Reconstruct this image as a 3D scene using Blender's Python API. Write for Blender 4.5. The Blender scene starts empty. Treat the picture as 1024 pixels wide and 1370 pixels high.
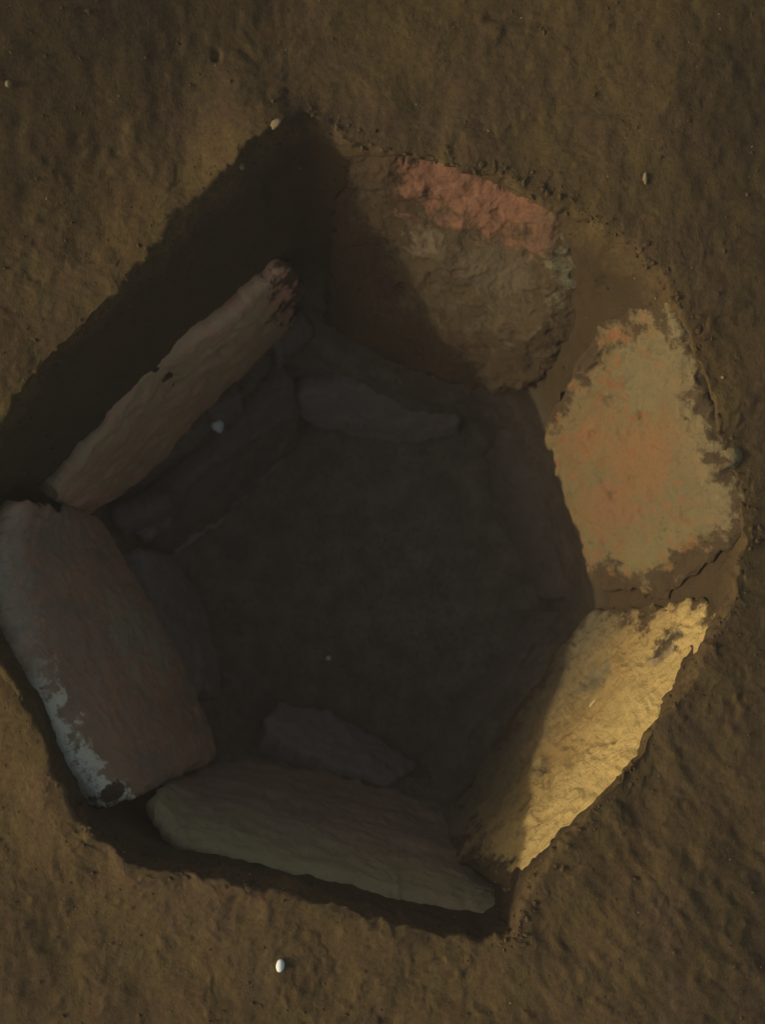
import bpy, math, random
import numpy as np
from mathutils import Vector

random.seed(7)
C = bpy.context.scene.collection
SC = bpy.context.scene

# ------------------------------------------------------------------ camera
H = 1.4            # lens height above the ground
S = 0.0008         # metres on the ground per photo pixel
cam_d = bpy.data.cameras.new('camera')
cam = bpy.data.objects.new('camera', cam_d); C.objects.link(cam)
cam.location = (0, 0, H); cam.rotation_euler = (0, 0, 0)
cam_d.sensor_fit = 'HORIZONTAL'; cam_d.sensor_width = 36
cam_d.lens = 36 * H / (1024 * S)
cam_d.clip_start = 0.05; cam_d.clip_end = 500
cam_d.dof.use_dof = True; cam_d.dof.focus_distance = H + 0.01; cam_d.dof.aperture_fstop = 4.5
SC.camera = cam
# ------------------------------------------------------------------ sky and sun
SUN_EL = 25.0       # degrees above the horizon
SUN_AZ = 188.0      # direction TOWARDS the sun, degrees counter-clockwise from +x
w = bpy.data.worlds.new('World'); SC.world = w; w.use_nodes = True
nt = w.node_tree
bg = nt.nodes['Background']
sky = nt.nodes.new('ShaderNodeTexSky'); sky.sky_type = 'NISHITA'; sky.sun_disc = False
sky.sun_elevation = math.radians(SUN_EL); sky.sun_rotation = math.radians(90 - SUN_AZ)
sky.air_density = 1.0; sky.dust_density = 5.0; sky.ozone_density = 0.2
nt.links.new(sky.outputs[0], bg.inputs[0]); bg.inputs[1].default_value = 0.12
sd = bpy.data.lights.new('sun', 'SUN'); sd.energy = 2.2; sd.angle = math.radians(1.8); sd.color = (1.0, 0.88, 0.66)
sun = bpy.data.objects.new('sun', sd); C.objects.link(sun)
a, e = math.radians(SUN_AZ), math.radians(SUN_EL)
d = Vector((math.cos(a) * math.cos(e), math.sin(a) * math.cos(e), math.sin(e)))
sun.rotation_euler = d.to_track_quat('Z', 'Y').to_euler(); sun.location = d * 5
SC.view_settings.view_transform = 'Standard'; SC.view_settings.look = 'None'
SC.view_settings.gamma = 1; SC.view_settings.exposure = 0.0
SC.view_settings.use_curve_mapping = False

# ------------------------------------------------------------------ helpers
def P(px, py, z):
    k = S * (H - z) / H
    return ((px - 512) * k, (685 - py) * k, z)

def _hash(ix, iy, iz, seed):
    h = (ix.astype(np.int64) * 374761393 + iy.astype(np.int64) * 668265263 + iz.astype(np.int64) * 2147483647 + seed * 1274126177) & 0xffffffff
    h = ((h ^ (h >> 13)) * 1274126177) & 0xffffffff
    h = (h ^ (h >> 16)) * 2246822519 & 0xffffffff
    return ((h ^ (h >> 15)) & 0xffffff) / float(0xffffff) * 2 - 1

def vnoise(p, scale, seed=0):
    """smooth value noise of points p (n,3); features about `scale` metres"""
    q = p / scale
    i = np.floor(q); f = q - i; i = i.astype(np.int64)
    f = f * f * f * (f * (f * 6 - 15) + 10)
    r = 0
    for dx in (0, 1):
        for dy in (0, 1):
            for dz in (0, 1):
                wgt = (f[:, 0] if dx else 1 - f[:, 0]) * (f[:, 1] if dy else 1 - f[:, 1]) * (f[:, 2] if dz else 1 - f[:, 2])
                r = r + wgt * _hash(i[:, 0] + dx, i[:, 1] + dy, i[:, 2] + dz, seed)
    return r

def rot2(p, ang, sx, sy):
    """coordinates turned by ang and stretched, for streaky noise"""
    c, s = math.cos(ang), math.sin(ang)
    return np.stack([(p[:, 0] * c + p[:, 1] * s) / sx, (-p[:, 0] * s + p[:, 1] * c) / sy, p[:, 2]], 1)

def mesh_grid(name, V, nu, nv, wrap, mat, uv=None, extra_faces=None):
    """V (nu*nv,3): row u, column v"""
    u = np.arange(nu - 1)[:, None]; v = np.arange(nv if wrap else nv - 1)[None, :]
    v2 = (v + 1) % nv
    F = np.stack([u * nv + v, (u + 1) * nv + v, (u + 1) * nv + v2, u * nv + v2], -1).reshape(-1, 4)
    if extra_faces is not None: F = np.concatenate([F, extra_faces])
    me = bpy.data.meshes.new(name)
    me.vertices.add(len(V)); me.vertices.foreach_set('co', V.astype(np.float32).ravel())
    me.loops.add(F.size); me.loops.foreach_set('vertex_index', F.astype(np.int32).ravel())
    me.polygons.add(len(F)); me.polygons.foreach_set('loop_start', np.arange(0, F.size, 4, dtype=np.int32))
    me.polygons.foreach_set('use_smooth', np.ones(len(F), dtype=bool))
    if uv is not None:
        l = me.uv_layers.new(name='uv'); l.data.foreach_set('uv', uv[F.ravel()].astype(np.float32).ravel())
    me.update(calc_edges=True); me.validate()
    me.materials.append(mat)
    return me

def link(name, me, parent=None, label=None, cat=None, group=None, kind=None):
    o = bpy.data.objects.new(name, me); C.objects.link(o)
    if parent: o.parent = parent
    for k, v in (('label', label), ('category', cat), ('group', group), ('kind', kind)):
        if v: o[k] = v
    return o

# ------------------------------------------------------------------ materials
def N(nt, typ, **kw):
    n = nt.nodes.new(typ)
    for k, v in kw.items(): setattr(n, k, v)
    return n

class Mat:
    def __init__(s, name, rough=0.95):
        s.m = bpy.data.materials.new(name); s.m.use_nodes = True; s.nt = s.m.node_tree
        s.b = s.nt.nodes['Principled BSDF']; s.b.inputs['Roughness'].default_value = rough
        s.b.inputs['Specular IOR Level'].default_value = 0.15
        s.geo = N(s.nt, 'ShaderNodeNewGeometry'); s.pos = s.geo.outputs['Position']
    def noise(s, scale, detail=6, rough=0.6, stretch=None, dist=0.0, vec=None, rot=0):
        n = N(s.nt, 'ShaderNodeTexNoise'); n.inputs['Scale'].default_value = scale
        n.inputs['Detail'].default_value = detail; n.inputs['Roughness'].default_value = rough; n.inputs['Distortion'].default_value = dist
        v = vec or s.pos
        mp = N(s.nt, 'ShaderNodeMapping'); mp.vector_type = 'TEXTURE'
        if stretch: mp.inputs['Scale'].default_value = stretch
        mp.inputs['Rotation'].default_value = (0, 0, math.radians(rot))
        mp.inputs['Location'].default_value = (scale * .013, .37, .11)
        s.nt.links.new(v, mp.inputs[0]); s.nt.links.new(mp.outputs[0], n.inputs['Vector'])
        return n.outputs[0]
    def ramp(s, x, stops):
        r = N(s.nt, 'ShaderNodeValToRGB'); s.nt.links.new(x, r.inputs[0])
        el = r.color_ramp.elements
        while len(el) < len(stops): el.new(0.5)
        for i, (p, c) in enumerate(stops):
            el[i].position = p; el[i].color = (c, c, c, 1) if not isinstance(c, tuple) else (*c, 1)
        return r.outputs[0]
    def mix(s, f, a, b, typ='MIX'):
        m = N(s.nt, 'ShaderNodeMix', data_type='RGBA', blend_type=typ)
        for i, x in ((0, f), (6, a), (7, b)):
            if isinstance(x, tuple): m.inputs[i].default_value = (*x, 1)
            elif isinstance(x, (int, float)): m.inputs[i].default_value = x if i == 0 else (x, x, x, 1)
            else: s.nt.links.new(x, m.inputs[i])
        return m.outputs[2]
    def math(s, op, a, b=0.0):
        m = N(s.nt, 'ShaderNodeMath', operation=op)
        for i, x in enumerate((a, b)):
            if isinstance(x, (int, float)): m.inputs[i].default_value = x
            else: s.nt.links.new(x, m.inputs[i])
        return m.outputs[0]
    def uv(s):
        u = N(s.nt, 'ShaderNodeUVMap', uv_map='uv'); sp = N(s.nt, 'ShaderNodeSeparateXYZ')
        s.nt.links.new(u.outputs[0], sp.inputs[0]); return sp.outputs[0], sp.outputs[1]
    def xyz(s):
        sp = N(s.nt, 'ShaderNodeSeparateXYZ'); s.nt.links.new(s.pos, sp.inputs[0]); return sp.outputs
    def done(s, col, hgt=None, dist=0.001, strength=1.0):
        s.nt.links.new(col, s.b.inputs['Base Color'])
        if hgt is not None:
            b = N(s.nt, 'ShaderNodeBump'); b.inputs['Distance'].default_value = dist; b.inputs['Strength'].default_value = strength
            s.nt.links.new(hgt, b.inputs['Height']); s.nt.links.new(b.outputs[0], s.b.inputs['Normal'])
        return s.m

def soil_material():
    m = Mat('brown_soil')
    big = m.noise(4.5, 4, 0.55); mid = m.noise(26, 6, 0.65, stretch=(1, 1.6, 1), rot=20); fine = m.noise(260, 5, 0.7, stretch=(1, 1.5, 1), rot=15)
    c = m.mix(m.ramp(big, [(0.35, 0.0), (0.62, 1.0)]), (0.0712, 0.0451, 0.0151), (0.0668, 0.0432, 0.0206))
    c = m.mix(m.ramp(mid, [(0.38, 0.0), (0.60, 0.8)]), c, (0.0792, 0.0543, 0.0176))
    c = m.mix(m.ramp(m.noise(40, 5, .6), [(0.55, 0.0), (0.72, 0.6)]), c, (0.0712, 0.0359, 0.0155))
    c = m.mix(m.ramp(fine, [(0.32, 0.75), (0.50, 0.0)]), c, (0.0320, 0.0230, 0.0120))
    c = m.mix(m.ramp(fine, [(0.58, 0.0), (0.76, 0.6)]), c, (0.1424, 0.1104, 0.0473))
    # below the surface the cut earth turns darker; the pit floor is grey-brown silt
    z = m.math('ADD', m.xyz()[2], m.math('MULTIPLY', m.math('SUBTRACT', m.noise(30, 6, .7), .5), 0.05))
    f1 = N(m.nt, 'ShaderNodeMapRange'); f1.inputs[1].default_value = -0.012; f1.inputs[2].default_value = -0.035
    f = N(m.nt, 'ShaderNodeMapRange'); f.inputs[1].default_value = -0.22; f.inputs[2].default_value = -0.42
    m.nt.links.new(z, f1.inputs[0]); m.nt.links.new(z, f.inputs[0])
    subsoil = m.mix(m.ramp(mid, [(0.38, 0.0), (0.60, 1.0)]), (0.0409, 0.0276, 0.0125), (0.0481, 0.0313, 0.0129))
    c = m.mix(f1.outputs[0], c, subsoil)
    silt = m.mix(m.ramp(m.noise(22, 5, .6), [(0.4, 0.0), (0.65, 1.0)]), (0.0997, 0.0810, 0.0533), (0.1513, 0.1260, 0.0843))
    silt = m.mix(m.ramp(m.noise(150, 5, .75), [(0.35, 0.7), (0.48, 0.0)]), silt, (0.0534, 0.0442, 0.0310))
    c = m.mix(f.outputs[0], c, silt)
    h = m.math('ADD', m.noise(420, 6, 0.7, stretch=(1, 1.3, 1), rot=15), m.math('MULTIPLY', m.noise(120, 5, .65), 1.0))
    return m.done(c, h, 0.0012, 0.8)

def stone_material(name, base, alt, spots, crack=0.5, edge=None, top=None, streak=None, lo=None, mud=(.10, .10, .12, .0), patches=()):
    """base/alt/spots: colours. edge=(colour, v0, v1): a band at the slab's head (v=1). uv: u along, v up."""
    m = Mat(name, 0.9)
    u, v = m.uv()
    n1 = m.noise(16, 6, 0.6, stretch=(1, 1, 2.2)); n2 = m.noise(48, 6, 0.65); n3 = m.noise(210, 5, 0.7)
    c = m.mix(m.ramp(n1, [(0.38, 0.0), (0.62, 1.0)]), base, alt)
    c = m.mix(m.ramp(n2, [(0.52, 0.0), (0.66, 0.85)]), c, spots)
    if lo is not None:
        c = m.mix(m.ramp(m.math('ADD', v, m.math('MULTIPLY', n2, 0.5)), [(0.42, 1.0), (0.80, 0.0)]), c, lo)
    if streak is not None:
        cv = N(m.nt, 'ShaderNodeCombineXYZ'); m.nt.links.new(m.math('MULTIPLY', u, 0.12), cv.inputs[0]); m.nt.links.new(v, cv.inputs[1])
        st = m.noise(11, 5, 0.6, vec=cv.outputs[0])
        c = m.mix(m.ramp(st, [(0.45, 0.0), (0.62, 0.9)]), c, streak)
    if edge is not None:
        col, v0, v1 = edge[:3]
        vv = m.math('ADD', v, m.math('MULTIPLY', m.math('SUBTRACT', n2, 0.5), 0.55))
        f = m.ramp(vv, [(v0, 0.0), (v1, 1.0)])
        if len(edge) > 3:
            f = m.math('MULTIPLY', f, m.ramp(m.math('ADD', u, m.math('MULTIPLY', m.math('SUBTRACT', n1, 0.5), 0.3)), edge[3]))
        c = m.mix(f, c, col)
    for pu, pv, ru, rv, pc, amt in patches:
        a_ = m.math('POWER', m.math('DIVIDE', m.math('SUBTRACT', u, pu), ru), 2.0); b_ = m.math('POWER', m.math('DIVIDE', m.math('SUBTRACT', v, pv), rv), 2.0)
        q_ = m.math('ADD', m.math('ADD', a_, b_), m.math('MULTIPLY', m.math('SUBTRACT', m.math('ADD', m.noise(30, 6, .7), n2), 1.0), 5.0))
        c = m.mix(m.ramp(q_, [(0.35, amt), (1.0, 0.0)]), c, pc)
    # dried mud smeared over the ends (mud = reach at u=0, u=1, v=0, v=1)
    wob = m.math('MULTIPLY', m.math('SUBTRACT', m.math('ADD', m.noise(22, 6, .7), m.math('MULTIPLY', n2, .5)), .75), .75)
    dist = None
    for x_, r_ in ((u, mud[0]), (m.math('SUBTRACT', 1.0, u), mud[1]), (v, mud[2]), (m.math('SUBTRACT', 1.0, v), mud[3])):
        if r_ <= 0: continue
        q_ = m.math('SUBTRACT', x_, r_)
        dist = q_ if dist is None else m.math('MINIMUM', dist, q_)
    if dist is not None:
        q_ = m.math('ADD', dist, wob)
        c = m.mix(m.ramp(q_, [(0.0, 0.92), (0.07, 0.0)]), c, m.mix(m.ramp(n1, [(.4, 0.0), (.6, 1.0)]), (0.046, 0.030, 0.0145), (0.058, 0.038, 0.017)))
    c = m.mix(m.ramp(n3, [(0.28, 0.5), (0.45, 0.0)]), c, tuple(x * crack for x in base))
    c = m.mix(m.ramp(n3, [(0.60, 0.0), (0.8, 0.35)]), c, tuple(min(.6, x * 1.6) for x in alt))
    h = m.math('ADD', m.math('ADD', m.math('MULTIPLY', n2, 2.0), n3), m.math('MULTIPLY', m.noise(480, 4, .7), .6))
    return m.done(c, h, 0.0022, 0.9)

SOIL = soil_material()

# ------------------------------------------------------------------ the ground, with the pit dug into it
CX, CY = 495, 735      # photo point above the pit's middle
ctr = np.array(P(CX, CY, 0)[:2])
def contour(pts, theta):
    w3 = np.array([P(*p) for p in pts]); xy = w3[:, :2] - ctr
    n = len(pts); R = np.full(len(theta), np.nan); Z = np.zeros(len(theta))
    dx, dy = np.cos(theta), np.sin(theta)
    for i in range(n):
        a, b = xy[i], xy[(i + 1) % n]; e_ = b - a
        den = dx * e_[1] - dy * e_[0]
        t = (a[0] * e_[1] - a[1] * e_[0]) / den
        s = (a[0] * dy - a[1] * dx) / den
        ok = (t > 0) & (s >= -1e-9) & (s <= 1 + 1e-9) & (np.isnan(R) | (t > R))
        R[ok] = t[ok]; Z[ok] = (w3[i, 2] + (w3[(i + 1) % n, 2] - w3[i, 2]) * s)[ok]
    assert not np.isnan(R).any()
    return R, Z

RIM = [(412,148,0),(462,182,0),(520,203,0),(600,214,0),(680,236,0),(742,268,0),(795,292,0),(850,330,.0),(898,380,0),
       (930,450,0),(965,570,0),(1004,680,0),(1004,735,0),(982,806,0),(946,880,0),(885,968,0),(806,1070,0),(748,1142,0),(708,1190,0),
       (692,1256,0),(648,1262,0),(500,1216,0),(350,1182,0),(205,1152,0),(104,1098,0),(76,1015,0),(36,935,0),(-6,870,0),
       (-60,780,0),(-66,650,0),(-12,572,0),(60,486,0),(170,368,0),(262,264,0),(342,194,0),(388,163,0)]
# wall under the rim, behind the slabs or bare
UPW = [(418,262,-.12),(470,262,-.09),(520,240,-.07),(640,265,-.07),(748,330,-.05),(812,410,-.07),(878,450,-.05),
       (925,560,-.07),(965,680,-.07),(962,745,-.05),(932,830,-.078),(880,915,-.065),(790,1050,-.07),(700,1165,-.08),
       (658,1190,-.16),(640,1150,-.33),(500,1112,-.37),(350,1082,-.37),(215,1068,-.37),(170,1010,-.37),(110,930,-.36),(68,850,-.34),
       (44,775,-.33),(42,690,-.33),(69,649,-.18),(128,589,-.178),(201,513,-.180),(281,435,-.175),(350,372,-.172),(398,320,-.16)]
MID = [(425,420,-.36),(560,470,-.30),(690,490,-.235),(735,520,-.21),(765,590,-.22),(800,740,-.24),(820,815,-.21),(790,860,-.27),
       (690,1000,-.32),(612,1090,-.35),(520,1060,-.40),(380,1030,-.40),(265,1000,-.40),(225,920,-.40),
       (170,800,-.40),(112,700,-.385),(180,625,-.38),(290,512,-.38),(385,415,-.38)]
FLO = [(415,560,-.53),(520,570,-.53),(640,570,-.53),(700,690,-.53),(740,800,-.53),(650,910,-.53),(560,1010,-.53),(450,980,-.53),
       (330,930,-.53),(285,900,-.53),(250,760,-.53),(300,680,-.53)]
NT = 1500
th = np.linspace(0, 2 * math.pi, NT, endpoint=False)
cs = [contour(c, th) for c in (FLO, MID, UPW, RIM)]
def smoothc(a, n=5):
    k = np.ones(n) / n
    return np.convolve(np.concatenate([a[-n:], a, a[:n]]), k, 'same')[n:-n]
cs = [(smoothc(r, m_), smoothc(z, m_)) for (r, z), m_ in zip(cs, (41, 31, 21, 5))]
rows_r, rows_z = [], []
def seg(r0, z0, r1, z1, n, ease=None):
    for k in range(n):
        t = k / n
        tz = ease(t) if ease else t
        rows_r.append(r0 + (r1 - r0) * t); rows_z.append(z0 + (z1 - z0) * tz)
zero = np.zeros(NT)
seg(zero + 1e-4, zero - .53, *cs[0], 70)
seg(*cs[0], *cs[1], 60, lambda t: t ** 1.3)
seg(*cs[1], *cs[2], 60)
seg(*cs[2], *cs[3], 120, lambda t: t ** 0.9)
KR = len(rows_r)
rr = cs[3][0]
for k in range(170):
    rows_r.append(rr + 0.0012 * k + 0.0000105 * k * k); rows_z.append(zero)
r_last = rows_r[-1]
for k in range(1, 34):
    rows_r.append(r_last + 0.006 * (1.38 ** k)); rows_z.append(zero)
Rg = np.array(rows_r); Zg = np.array(rows_z); NR = len(Rg)
Zs = Zg.copy()
for _ in range(3):          # soften the profile's corners a little, keep the crisp rim
    Zs[1:-1] = (Zs[:-2] + 2 * Zs[1:-1] + Zs[2:]) / 4
Zg = Zs
X = ctr[0] + Rg * np.cos(th); Y = ctr[1] + Rg * np.sin(th)
V = np.stack([X, Y, Zg], -1)
# normals of the smooth surface
du = np.gradient(V, axis=0)
dv = (np.roll(V, -1, 1) - np.roll(V, 1, 1))
nrm = np.cross(du, dv); nrm /= np.maximum(np.linalg.norm(nrm, axis=-1, keepdims=True), 1e-9)
nrm[nrm[..., 2] < -0.05] *= -1
Vf = V.reshape(-1, 3); Nf = nrm.reshape(-1, 3)
rad = np.linalg.norm(Vf[:, :2], axis=1)
near = np.clip((1.6 - rad) / 0.6, 0, 1)[:, None]
out = (np.arange(NR)[:, None] >= KR) * np.ones((1, NT)); out = out.reshape(-1)
nz = vnoise
def ridged(p, s, seed): return 1 - 2 * np.abs(vnoise(p, s, seed))
streaky = rot2(Vf, math.radians(-52), 2.6, 1.0)
streak2 = rot2(Vf, math.radians(80), 2.0, 1.0)
wz = np.clip((Vf[:, 1] + 0.0) / -0.25, 0, 1) * np.clip((Vf[:, 0] + .05) / .2, 0, 1)
Vw = Vf + .014 * np.stack([nz(Vf, .04, 31), nz(Vf, .04, 32), nz(Vf, .04, 33)], 1) + .003 * np.stack([nz(Vf, .009, 34), nz(Vf, .009, 35), nz(Vf, .009, 36)], 1)
clod = np.clip(nz(Vw, .011, 13) * nz(Vf, .035, 14) * 4, 0, 1)
disp = (0.0080 * nz(Vf, 0.15, 1) + 0.0024 * nz(Vw, 0.05, 2) + 0.0009 * nz(Vw, 0.022, 3)
        + 0.0003 * ridged(Vw, 0.011, 4) + 0.0004 * nz(Vw, 0.0055, 5) + 0.0016 * clod * (.3 + .7 * np.clip(nz(Vf, .16, 17) + .3, 0, 1)))
disp += wz * (0.0012 * nz(streaky, 0.016, 6) + .0009 * nz(streaky, .008, 16)) + (1 - wz) * (0.0008 * nz(streak2, 0.011, 7))
pits = np.clip(nz(Vf, 0.016, 8) * 0.6 + nz(Vf, 0.06, 9) * 0.6 - 0.95, 0, 1)
disp -= 0.026 * pits * out
Vd = Vf + Nf * disp[:, None] * near
# a low lip of earth along the lower left rim, raised to lengthen its shadow
ki = np.arange(NR)[:, None] - KR
lipk = np.where(ki >= 0, np.exp(-(ki / 34.0) ** 2), np.exp(-(ki / 6.0) ** 2)).repeat(NT, 1).reshape(-1)
lipm = 1 / (1 + np.exp((Vf[:, 1] + .14) / .03)) * 1 / (1 + np.exp((Vf[:, 0] - .06) / .03))
Vd[:, 2] += lipk * lipm * (.017 + .004 * nz(Vf, .03, 41))
# ragged rim: push sideways near the edge
kr = np.abs(np.arange(NR) - KR)[:, None] * np.ones((1, NT)); kr = np.exp(-(kr.reshape(-1) / 22.0) ** 2)
side = 0.0040 * nz(Vf, 0.017, 10) + 0.0050 * nz(Vf, 0.045, 11) + 0.0022 * nz(Vf, 0.0065, 12)
ang = np.tile(th, NR)
Vd[:, 0] += kr * side * np.cos(ang); Vd[:, 1] += kr * side * np.sin(ang)
bmp = 0.028 * np.exp(-((Vd[:, 0] + .13) ** 2 + (Vd[:, 1] - .392) ** 2) / .055 ** 2) * out  # mound added at the upper left rim to shift its shadow
bmp += 0.016 * np.exp(-((Vd[:, 0] - .272) ** 2 / .016 ** 2 + (Vd[:, 1] - .196) ** 2 / .026 ** 2))
Vd[:, 2] += bmp
# lie of the land, sloped to darken both sides: climbs upper left, falls right
def lie(x, y):
    r_ = np.hypot(x, y)
    tl = np.clip((-x * .6 + y * .8) - .42, 0, .8)
    rt = np.clip(x - .30, 0, .7)
    return (1.3 * tl ** 1.6 * np.clip(1.6 - r_, 0, 1) - 0.42 * rt ** 1.5 * np.exp(-r_ * .6)) + np.clip(r_ - 3, 0, 40) * 0.008 * np.sin(x * .21 + 1) * np.cos(y * .17)
Vd[:, 2] += lie(Vd[:, 0], Vd[:, 1]) * (1 - np.exp(-np.clip(rad - .25, 0, 9) * 12))
tip = np.arange(NT)
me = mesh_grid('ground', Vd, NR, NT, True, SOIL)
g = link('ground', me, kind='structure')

# ------------------------------------------------------------------ slabs
def poly_at(pts, t):
    p = np.array([P(*q) for q in pts]); L = np.r_[0, np.cumsum(np.linalg.norm(np.diff(p, axis=0), axis=1))]; L /= L[-1]
    return np.stack([np.interp(t, L, p[:, k]) for k in range(3)], 1)

def slab(name, top, bot, thick, mat, label, seed, nu=130, nv=80, rough=1.0, mid=None, bulge=0.003, ragged=0.004, cat='stone slab', group=None, rnd=.07, parent=None):
    """inner face spanned between a head edge and a foot edge, with real thickness behind it"""
    # cross-section loop: foot -> face -> head -> back -> foot; uv v: 0 foot, 1 head and beyond
    tu = np.linspace(0, 1, nu); A = poly_at(bot, tu); B = poly_at(top, tu)
    A, B = A.copy(), B.copy()
    for Q, sd_ in ((A, seed), (B, seed + 50)):
        along = Q[-1] - Q[0]; along /= np.linalg.norm(along)
        dirv = (B - A); dirv /= np.linalg.norm(dirv, axis=1, keepdims=True)
        Q += dirv * (ragged * (vnoise(Q, .03, sd_) + .8 * vnoise(Q, .011, sd_ + 1) + .4 * vnoise(Q, .005, sd_ + 2)))[:, None]
    M3 = poly_at(mid, tu) if mid else (A + B) / 2
    def row(t): return A + (M3 - A) * (t * 2) if t < .5 else M3 + (B - M3) * (t * 2 - 1)
    up = (B - A).mean(0); al = (A[-1] - A[0]) + (B[-1] - B[0]); n = np.cross(al, up); n /= np.linalg.norm(n)
    mid = (A.mean(0) + B.mean(0)) / 2
    if n[2] < 0: n = -n          # the visible face looks up and into the pit
    nb = 24
    rows, vs = [], []
    for k in range(nv):
        t = k / (nv - 1); base = row(t)
        off = bulge * 4 * t * (1 - t)
        r = min(t, 1 - t) / rnd
        if r < 1: off -= thick * .42 * (1 - math.sqrt(max(0, 1 - (1 - r) ** 2)))
        rows.append(base + n * off); vs.append(t)
    for k in range(nb):
        t = (k + .5) / nb; base = row(1 - t)
        r = min(t, 1 - t) / .12
        off = -thick
        if r < 1: off += thick * .42 * (1 - math.sqrt(max(0, 1 - (1 - r) ** 2)))
        rows.append(base + n * off); vs.append(1.0 + 0.15 * min(1, t * 4) if t < .5 else 1.15)
    V = np.array(rows)                               # (nrow, nu, 3)
    # round the two ends
    e_ = np.minimum(tu, 1 - tu) / .03
    k = np.where(e_ < 1, 1 - np.sqrt(np.clip(1 - (1 - e_) ** 2, 0, 1)), 0)
    cen = (A + B)[None] / 2 - n * thick / 2
    V = V + (cen - V) * (k[None, :, None] * 0.20) * np.array([1, 1, 1])
    alo = (V[:, -1:] - V[:, :1]); alo = alo / np.linalg.norm(alo, axis=2, keepdims=True)
    kk = np.exp(-np.minimum(tu, 1 - tu) / .07)[None, :, None]
    q_ = V.reshape(-1, 3)
    V = V + alo * kk * (ragged * 1.6 * (vnoise(q_, .035, seed + 20) + .8 * vnoise(q_, .012, seed + 21)).reshape(V.shape[:2]))[..., None]
    f = V.reshape(-1, 3)
    nrow = len(V)
    du = np.gradient(V, axis=1); dv = np.roll(V, -1, 0) - np.roll(V, 1, 0)
    nn = np.cross(du, dv); nn /= np.maximum(np.linalg.norm(nn, axis=-1, keepdims=True), 1e-9)
    if (nn[nv // 2, nu // 2] @ n) < 0: nn = -nn
    nn = nn.reshape(-1, 3)
    fw = f + .018 * np.stack([vnoise(f, .05, seed + 30), vnoise(f, .05, seed + 31), vnoise(f, .05, seed + 32)], 1) + .004 * np.stack([vnoise(f, .012, seed + 33), vnoise(f, .012, seed + 34), vnoise(f, .012, seed + 35)], 1)
    lay = rot2(np.stack([fw @ (al / np.linalg.norm(al)), fw @ (up / np.linalg.norm(up)), fw @ n], 1), 0.12, 5.0, 1.0)   # beds run along the slab
    dsp = rough * (.0034 * vnoise(fw, .07, seed + 3) + .0020 * np.tanh(2.5 * vnoise(fw, .030, seed + 4)) + .0011 * (1 - 2 * np.abs(vnoise(fw, .016, seed + 5)))
                   + .0013 * np.tanh(3 * vnoise(lay, .013, seed + 40)) * .5 + .0008 * vnoise(fw, .0055, seed + 6))
    chip = np.clip(vnoise(f, .018, seed + 7) + .5 * vnoise(f, .05, seed + 8) - .62, 0, 1) * .010 * rough
    f = f + nn * (dsp - chip)[:, None]
    # caps: one centre vertex ring collapsed by adding end centres as quads fans
    V2 = f.reshape(nrow, nu, 3).transpose(1, 0, 2).reshape(-1, 3)     # u rows, ring columns
    c0 = V2[:nrow].mean(0); c1 = V2[-nrow:].mean(0)
    vsn = np.array(vs); uvu = np.repeat(tu, nrow); uvv = np.tile(vsn, nu)
    V3 = np.concatenate([np.repeat(c0[None], nrow, 0), V2, np.repeat(c1[None], nrow, 0)])
    UV = np.stack([np.concatenate([np.zeros(nrow), uvu, np.ones(nrow)]), np.concatenate([vsn, uvv, vsn])], 1)
    me = mesh_grid(name, V3, nu + 2, nrow, True, mat, UV)
    return link(name, me, parent, label, cat, group)

G = 'stone slabs lining the upper wall of the pit'
G2 = 'lower course of stones near the pit floor'

M_right = stone_material('mottled_tan_orange_stone', (0.155, 0.108, 0.044), (0.135, 0.106, 0.048), (0.200, 0.082, 0.032), mud=(.05, .09, .0, .015), edge=((0.160, 0.128, 0.060), .80, 1.1),
    patches=[(.50, .55, .16, .22, (0.190, 0.098, 0.040), .6), (.62, .30, .12, .22, (0.185, 0.090, 0.040), .6), (.30, .25, .10, .2, (0.185, 0.095, 0.040), .5), (.85, .5, .10, .3, (0.140, 0.118, 0.050), .6), (.25, .7, .15, .2, (0.150, 0.122, 0.056), .6)])
M_br = stone_material('yellow_tan_stone', (0.300, 0.205, 0.070), (0.250, 0.162, 0.055), (0.165, 0.118, 0.052), mud=(.025, .02, .05, .0), edge=((0.400, 0.285, 0.100), .55, .85), lo=(0.105, 0.085, 0.045),  # lo darkens the foot, deepening the slab's shade by colour
    patches=[(.95, .25, .40, .42, (0.100, 0.085, 0.045), .55), (.30, .45, .08, .10, (0.13, 0.11, 0.06), .7), (.15, .75, .06, .06, (0.12, 0.10, 0.07), .6)])  # first patch paints the shaded lower end darker
M_top = stone_material('red_burnt_crumbly_stone', (0.073, 0.052, 0.024), (0.060, 0.040, 0.018), (0.093, 0.069, 0.035), mud=(.20, .03, .30, .0), edge=((0.165, 0.080, 0.042), .74, .84, [(0.0, 0.0), (.06, 0.0), (0.13, 1.0), (0.70, 1.0), (0.86, 0.0), (1.0, 0.0)]),  # mud smear, widened at left end and foot to paint in fading shade
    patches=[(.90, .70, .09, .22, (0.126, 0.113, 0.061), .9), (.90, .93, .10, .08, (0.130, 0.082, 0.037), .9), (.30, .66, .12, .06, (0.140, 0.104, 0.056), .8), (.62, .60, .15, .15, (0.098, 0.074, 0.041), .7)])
M_left = stone_material('purple_grey_stone_with_pale_edge', (0.345, 0.224, 0.124), (0.230, 0.172, 0.101), (0.437, 0.213, 0.106), mud=(0, 0, 0, 0), edge=((0.667, 0.621, 0.414), .93, .98, [(0.0, .05), (.5, .15), (.66, .9), (1.0, 1.0)]), patches=[(.25, .93, .25, .10, (.36, .30, .20), .45), (.5, .3, .2, .2, (0.322, 0.299, 0.161), .6), (.97, .97, .03, .07, (0.057, 0.040, 0.023), 1.0)])
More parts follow.
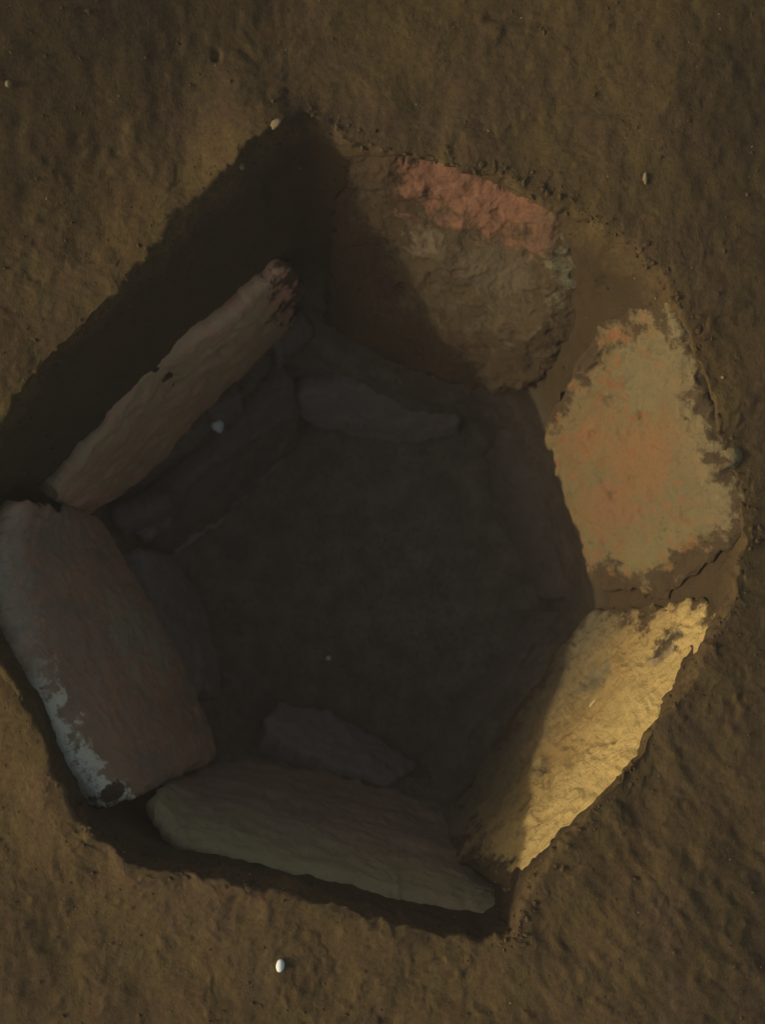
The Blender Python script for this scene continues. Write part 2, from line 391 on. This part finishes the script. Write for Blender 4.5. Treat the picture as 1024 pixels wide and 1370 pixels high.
M_bot = stone_material('olive_grey_stone', (0.266, 0.181, 0.117), (0.227, 0.168, 0.097), (0.285, 0.181, 0.117), mud=(.0, .0, .0, 0), edge=((0.286, 0.240, 0.117), .5, .9), streak=(0.201, 0.143, 0.093))
M_ul = stone_material('brown_red_stone', (0.403, 0.274, 0.134), (0.347, 0.258, 0.125), (0.482, 0.224, 0.123), mud=(.0, .05, .0, .0),
    patches=[(.05, .4, .08, .5, (0.588, 0.308, 0.183), .7), (.95, .6, .07, .6, (0.616, 0.280, 0.168), .7), (.02, .05, .08, .2, (0.504, 0.448, 0.252), .8)])
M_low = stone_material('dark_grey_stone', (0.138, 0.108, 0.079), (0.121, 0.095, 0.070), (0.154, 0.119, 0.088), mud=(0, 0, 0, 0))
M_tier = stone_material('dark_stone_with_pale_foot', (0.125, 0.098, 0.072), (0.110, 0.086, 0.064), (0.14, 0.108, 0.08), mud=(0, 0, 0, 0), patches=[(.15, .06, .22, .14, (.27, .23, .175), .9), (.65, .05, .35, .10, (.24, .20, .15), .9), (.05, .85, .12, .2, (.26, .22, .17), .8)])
M_pale = stone_material('pale_grey_stone', (0.205, 0.172, 0.130), (0.175, 0.146, 0.112), (0.23, 0.185, 0.14), mud=(0, 0, 0, 0))

slab('stone_slab', [(900,356,-.0),(914,440,-.0),(930,480,-.0),(945,540,-.0),(970,610,-.0),(1000,680,-.005),(998,720,-.016)],
     [(732,560,-.185),(724,590,-.205),(738,640,-.22),(756,690,-.225),(772,740,-.225),(790,785,-.23)], .035, M_right,
     'mottled tan and orange slab fully in the sun on the right wall of the pit', 101, nu=190, nv=150, bulge=.010, ragged=.006, group=G,
     mid=[(800,448,-.09),(838,520,-.10),(850,600,-.11),(870,690,-.115),(880,760,-.115),(905,805,-.118)])
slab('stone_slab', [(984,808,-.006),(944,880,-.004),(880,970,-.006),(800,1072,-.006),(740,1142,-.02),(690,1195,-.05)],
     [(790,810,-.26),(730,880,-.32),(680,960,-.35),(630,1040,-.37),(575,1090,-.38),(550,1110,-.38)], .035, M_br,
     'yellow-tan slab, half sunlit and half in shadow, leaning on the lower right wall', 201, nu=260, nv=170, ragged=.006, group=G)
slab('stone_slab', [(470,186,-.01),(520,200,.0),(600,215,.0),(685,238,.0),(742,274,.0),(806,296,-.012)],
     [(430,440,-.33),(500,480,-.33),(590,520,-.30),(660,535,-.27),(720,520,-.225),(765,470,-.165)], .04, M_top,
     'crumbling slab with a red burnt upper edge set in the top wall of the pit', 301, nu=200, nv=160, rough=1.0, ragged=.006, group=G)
slab('stone_slab', [(28,668,-.05),(6,735,-.05),(14,810,-.05),(58,905,-.05),(108,1010,-.05),(158,1068,-.05)],
     [(135,690,-.36),(175,750,-.37),(225,830,-.38),(262,910,-.38),(288,975,-.38),(292,1008,-.37)], .045, M_left,
     'purple-grey streaked slab with a broken whitish head, on the left wall of the pit', 401, nu=180, nv=130, group=G)
slab('stone_slab', [(200,1066,-.08),(235,1112,-.08),(330,1146,-.08),(450,1174,-.08),(560,1198,-.08),(650,1216,-.08),(735,1226,-.085)],
     [(240,1030,-.37),(290,1014,-.39),(350,1014,-.40),(430,1030,-.41),(520,1050,-.41),(610,1080,-.40),(755,1140,-.37)], .030, M_bot,
     'long olive-grey shaded slab along the bottom wall with a dark gap behind it', 501, nu=180, nv=110, group=G)
slab('stone_slab', [(70,665,-.15),(130,588,-.15),(190,512,-.15),(250,462,-.15),(320,420,-.15),(368,368,-.15),(400,356,-.155)],
     [(108,698,-.36),(165,666,-.38),(235,598,-.38),(320,512,-.38),(385,448,-.38),(405,400,-.36)], .030, M_ul,
     'long brown slab low in the shade of the upper left wall, red at its tips', 601, nu=170, nv=90, group=G, ragged=.0018)

slab('stone', [(392,530,-0.45),(450,512,-0.45),(540,515,-0.45),(618,538,-0.45)], [(420,572,-0.52),(480,590,-0.53),(550,597,-0.53),(612,580,-0.52)], .05, M_pale,
     'pale rounded stone at the foot of the top wall, above the pit floor', 701, nu=90, nv=50, cat='stone', group=G2)
slab('stone', [(170,712,-0.41),(250,640,-0.41),(330,560,-0.41),(392,500,-0.41)], [(240,745,-0.51),(300,700,-0.53),(360,640,-0.53),(402,590,-0.51)], .05, M_tier,
     'long dark stone under the brown slab of the upper left wall', 711, nu=100, nv=50, cat='stone', group=G2)
slab('stone', [(180,735,-0.41),(205,800,-0.41),(235,880,-0.41),(262,930,-0.41)], [(235,742,-0.51),(268,800,-0.53),(292,870,-0.53),(300,925,-0.51)], .05, M_pale,
     'narrow grey stone at the foot of the purple-grey left slab', 721, nu=90, nv=50, cat='stone', group=G2)
slab('stone', [(350,975,-0.41),(400,1005,-0.41),(460,1028,-0.41),(530,1050,-0.41)], [(372,938,-0.48),(440,950,-0.50),(510,985,-0.50),(560,1020,-0.48)], .05, M_pale,
     'flat grey stone lying between the bottom slab and the pit floor', 731, nu=90, nv=50, cat='stone', group=G2)
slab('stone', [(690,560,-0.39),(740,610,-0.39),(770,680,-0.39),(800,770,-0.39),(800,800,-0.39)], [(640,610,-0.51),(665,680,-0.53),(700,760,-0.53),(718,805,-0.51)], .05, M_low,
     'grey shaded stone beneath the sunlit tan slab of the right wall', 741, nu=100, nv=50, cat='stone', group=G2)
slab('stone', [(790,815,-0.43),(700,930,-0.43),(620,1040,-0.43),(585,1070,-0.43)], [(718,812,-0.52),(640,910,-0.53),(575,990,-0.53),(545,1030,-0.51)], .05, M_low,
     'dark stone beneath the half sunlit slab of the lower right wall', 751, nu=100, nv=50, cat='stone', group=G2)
slab('stone', [(365,460,-0.37),(412,425,-0.37)], [(375,495,-0.41),(420,455,-0.41)], .03, M_low,
     'small pale stone wedged at the upper end of the brown upper left slab', 761, nu=40, nv=30, cat='stone', rnd=.3)
slab('stone', [(152,695,-0.38),(225,672,-0.38)], [(165,722,-0.41),(232,690,-0.42)], .03, M_low,
     'small pale stone wedged at the lower end of the brown upper left slab', 771, nu=40, nv=30, cat='stone', rnd=.3)
slab('stone', [(278,548,-0.38),(322,520,-0.38)], [(290,582,-0.42),(335,555,-0.42)], .03, M_low,
     'small grey stone jutting out midway below the brown upper left slab', 781, nu=40, nv=30, cat='stone', rnd=.3)

# ------------------------------------------------------------------ pebbles, chips, straw
def plain(name, col, rough=.8, var=.25):
    m = Mat(name, rough)
    n = m.noise(300, 4, .6)
    return m.done(m.mix(m.ramp(n, [(.35, 0.0), (.65, 1.0)]), col, tuple(c * (1 - var) for c in col)), n, .0006, .6)
M_white = plain('white_pebble_stone', (.72, .74, .66), .6, .1)
M_chip = plain('pale_ochre_chip', (.22, .165, .08))
M_straw = plain('dry_straw', (.62, .48, .22))
M_green = plain('greenish_white_chip', (.50, .56, .46))
import bmesh
def blob(name, sx, sy, sz, mat, seed, sub=3, jag=.18):
    bm = bmesh.new(); bmesh.ops.create_icosphere(bm, subdivisions=sub, radius=1)
    p = np.array([v.co[:] for v in bm.verts])
    k = 1 + jag * vnoise(p, .8, seed) + jag * .5 * vnoise(p, .35, seed + 1)
    for v, q, kk in zip(bm.verts, p, k): v.co = (q[0] * sx * kk, q[1] * sy * kk, q[2] * sz * kk)
    for f_ in bm.faces: f_.smooth = True
    me = bpy.data.meshes.new(name); bm.to_mesh(me); bm.free(); me.materials.append(mat); return me

dg = None
from mathutils.bvhtree import BVHTree
# height of the ground (and slabs) straight below a photo pixel's line of sight
def surf(px, py, dg=None):
    dg = dg or bpy.context.evaluated_depsgraph_get()
    o = Vector((0, 0, H)); dirv = (Vector(P(px, py, 0)) - o).normalized()
    ok, loc, nn, idx, ob, mt = SC.ray_cast(dg, o, dirv)
    return loc, nn, ob
bpy.context.view_layer.update()
def put(name, me, px, py, rz, label, cat, sink=.0, tilt=(0, 0), group=None):
    loc, nn, ob = surf(px, py)
    o = link(name, me, None, label, cat, group)
    o.location = loc + Vector(nn) * sink; o.rotation_euler = (tilt[0], tilt[1], rz)
    return o
put('pebble', blob('pebble', .0046, .0070, .0045, M_white, 5, 3, .06), 375, 1291, -.15, 'smooth white oval pebble on the soil near the bottom edge of the picture', 'pebble', .002)
put('stone_chip', blob('stone_chip', .0065, .0038, .003, M_chip, 8, 3, .4), 369, 166, .6, 'small pale stone chip on the rim beside the top corner of the pit', 'stone chip', .002)
put('stone_chip', blob('stone_chip', .0024, .0056, .002, M_chip, 9, 3, .35), 863, 240, -.1, 'upright pale chip in the soil above the right slab', 'stone chip', .002)
put('stone_chip', blob('stone_chip', .0085, .0105, .006, M_green, 10), 291, 568, .4, 'bright greenish chip on the small grey stone below the upper left slab', 'stone chip', .0)
put('stone_chip', blob('stone_chip', .0035, .004, .003, M_chip, 11), 11, 112, 0, 'tiny pale chip in the soil by the upper left corner of the picture', 'stone chip', .001)
put('stone_chip', blob('stone_chip', .0028, .003, .0025, M_white, 12), 440, 880, 0, 'tiny white speck of stone on the dark pit floor', 'stone chip', .002)
put('stone_chip', blob('stone_chip', .0016, .0018, .0012, M_chip, 12), 967, 505, 0, 'tiny pale speck of stone right of the sunlit tan slab', 'stone chip', .001)
put('stone_chip', blob('stone_chip', .0032, .0042, .003, M_chip, 15), 322, 222, .5, 'tiny ochre chip on the upper left rim below the pale chip', 'stone chip', .001)
put('straw', blob('straw', .0015, .0065, .0012, M_straw, 13, 3, .05), 795, 941, -.7, 'short yellow bit of straw on the half sunlit slab', 'straw', .0015, (0, 0))

# crumbs of soil and grit: nobody could count them
def crumbs(name, n, where, mat, smin, smax, seed, label):
    dg = bpy.context.evaluated_depsgraph_get()
    rnd = random.Random(seed); V_, F_ = [], []
    base = bmesh.new(); bmesh.ops.create_icosphere(base, subdivisions=1, radius=1)
    bv = np.array([v.co[:] for v in base.verts]); bf = [[v.index for v in f_.verts] for f_ in base.faces]; base.free()
    k = 0; tries = 0
    while k < n and tries < n * 6:
        tries += 1
        px, py = where(rnd)
        loc, nn, ob = surf(px, py, dg)
        if ob is None or loc is None or ob.name != 'ground': continue
        s_ = smin + (smax - smin) * rnd.random() ** 3
        q = bv * np.array([s_ * rnd.uniform(.7, 1.3), s_ * rnd.uniform(.7, 1.4), s_ * rnd.uniform(.5, .9)])
        q = q * (1 + .25 * np.array([rnd.uniform(-1, 1) for _ in range(len(bv))]))[:, None]
        a_ = rnd.uniform(0, 6.28); R_ = np.array([[math.cos(a_), -math.sin(a_), 0], [math.sin(a_), math.cos(a_), 0], [0, 0, 1]])
        q = q @ R_.T + np.array(loc) + np.array(nn) * s_ * .2
        o_ = len(V_); V_.extend(q.tolist()); F_.extend([[i + o_ for i in f_] for f_ in bf]); k += 1
    me = bpy.data.meshes.new(name); me.from_pydata(V_, [], F_); me.materials.append(mat)
    link(name, me, None, label, 'crumbs', None, 'stuff')
def along_rim(rnd):
    i = rnd.randrange(len(RIM)); a_, b_ = RIM[i], RIM[(i + 1) % len(RIM)]; t = rnd.random()
    return a_[0] + (b_[0] - a_[0]) * t + rnd.gauss(0, 9), a_[1] + (b_[1] - a_[1]) * t + rnd.gauss(0, 9)
crumbs('soil_crumbs', 700, along_rim, SOIL, .0009, .0036, 3, 'crumbs of brown soil scattered along the rim of the pit')
crumbs('grit', 160, lambda r: (r.uniform(-40, 1064), r.uniform(-40, 1410)), M_chip, .0005, .0016, 4, 'fine pale grit sprinkled over the brown soil')
crumbs('soil_crumbs', 1500, lambda r: (r.uniform(-60, 1084), r.uniform(-60, 1430)), SOIL, .0005, .0024, 6, 'fine crumbs of brown soil lying all over the ground around the pit')
crumbs('floor_rubble', 260, lambda r: (r.gauss(490, 110), r.gauss(780, 110)), M_low, .0012, .0075, 9, 'small broken stones and crumbs lying in the dark on the pit floor')

# ------------------------------------------------------------------ thin haze volume, added to lift the blacks
hz = bpy.data.materials.new('black_lift_haze'); hz.use_nodes = True; hn = hz.node_tree
hn.nodes.clear(); ho = hn.nodes.new('ShaderNodeOutputMaterial'); pv = hn.nodes.new('ShaderNodeVolumePrincipled')
pv.inputs['Color'].default_value = (0.95, 0.86, 0.74, 1); pv.inputs['Density'].default_value = 0.014; pv.inputs['Anisotropy'].default_value = 0.0
hn.links.new(pv.outputs[0], ho.inputs['Volume'])
bm = bmesh.new(); bmesh.ops.create_cube(bm, size=1)
zb, zt = -60.0, 2.2
for v in bm.verts: v.co = (v.co.x * 640, v.co.y * 640, zb if v.co.z < 0 else zt)
me = bpy.data.meshes.new('haze'); bm.to_mesh(me); bm.free(); me.materials.append(hz)
link('haze', me, kind='stuff')
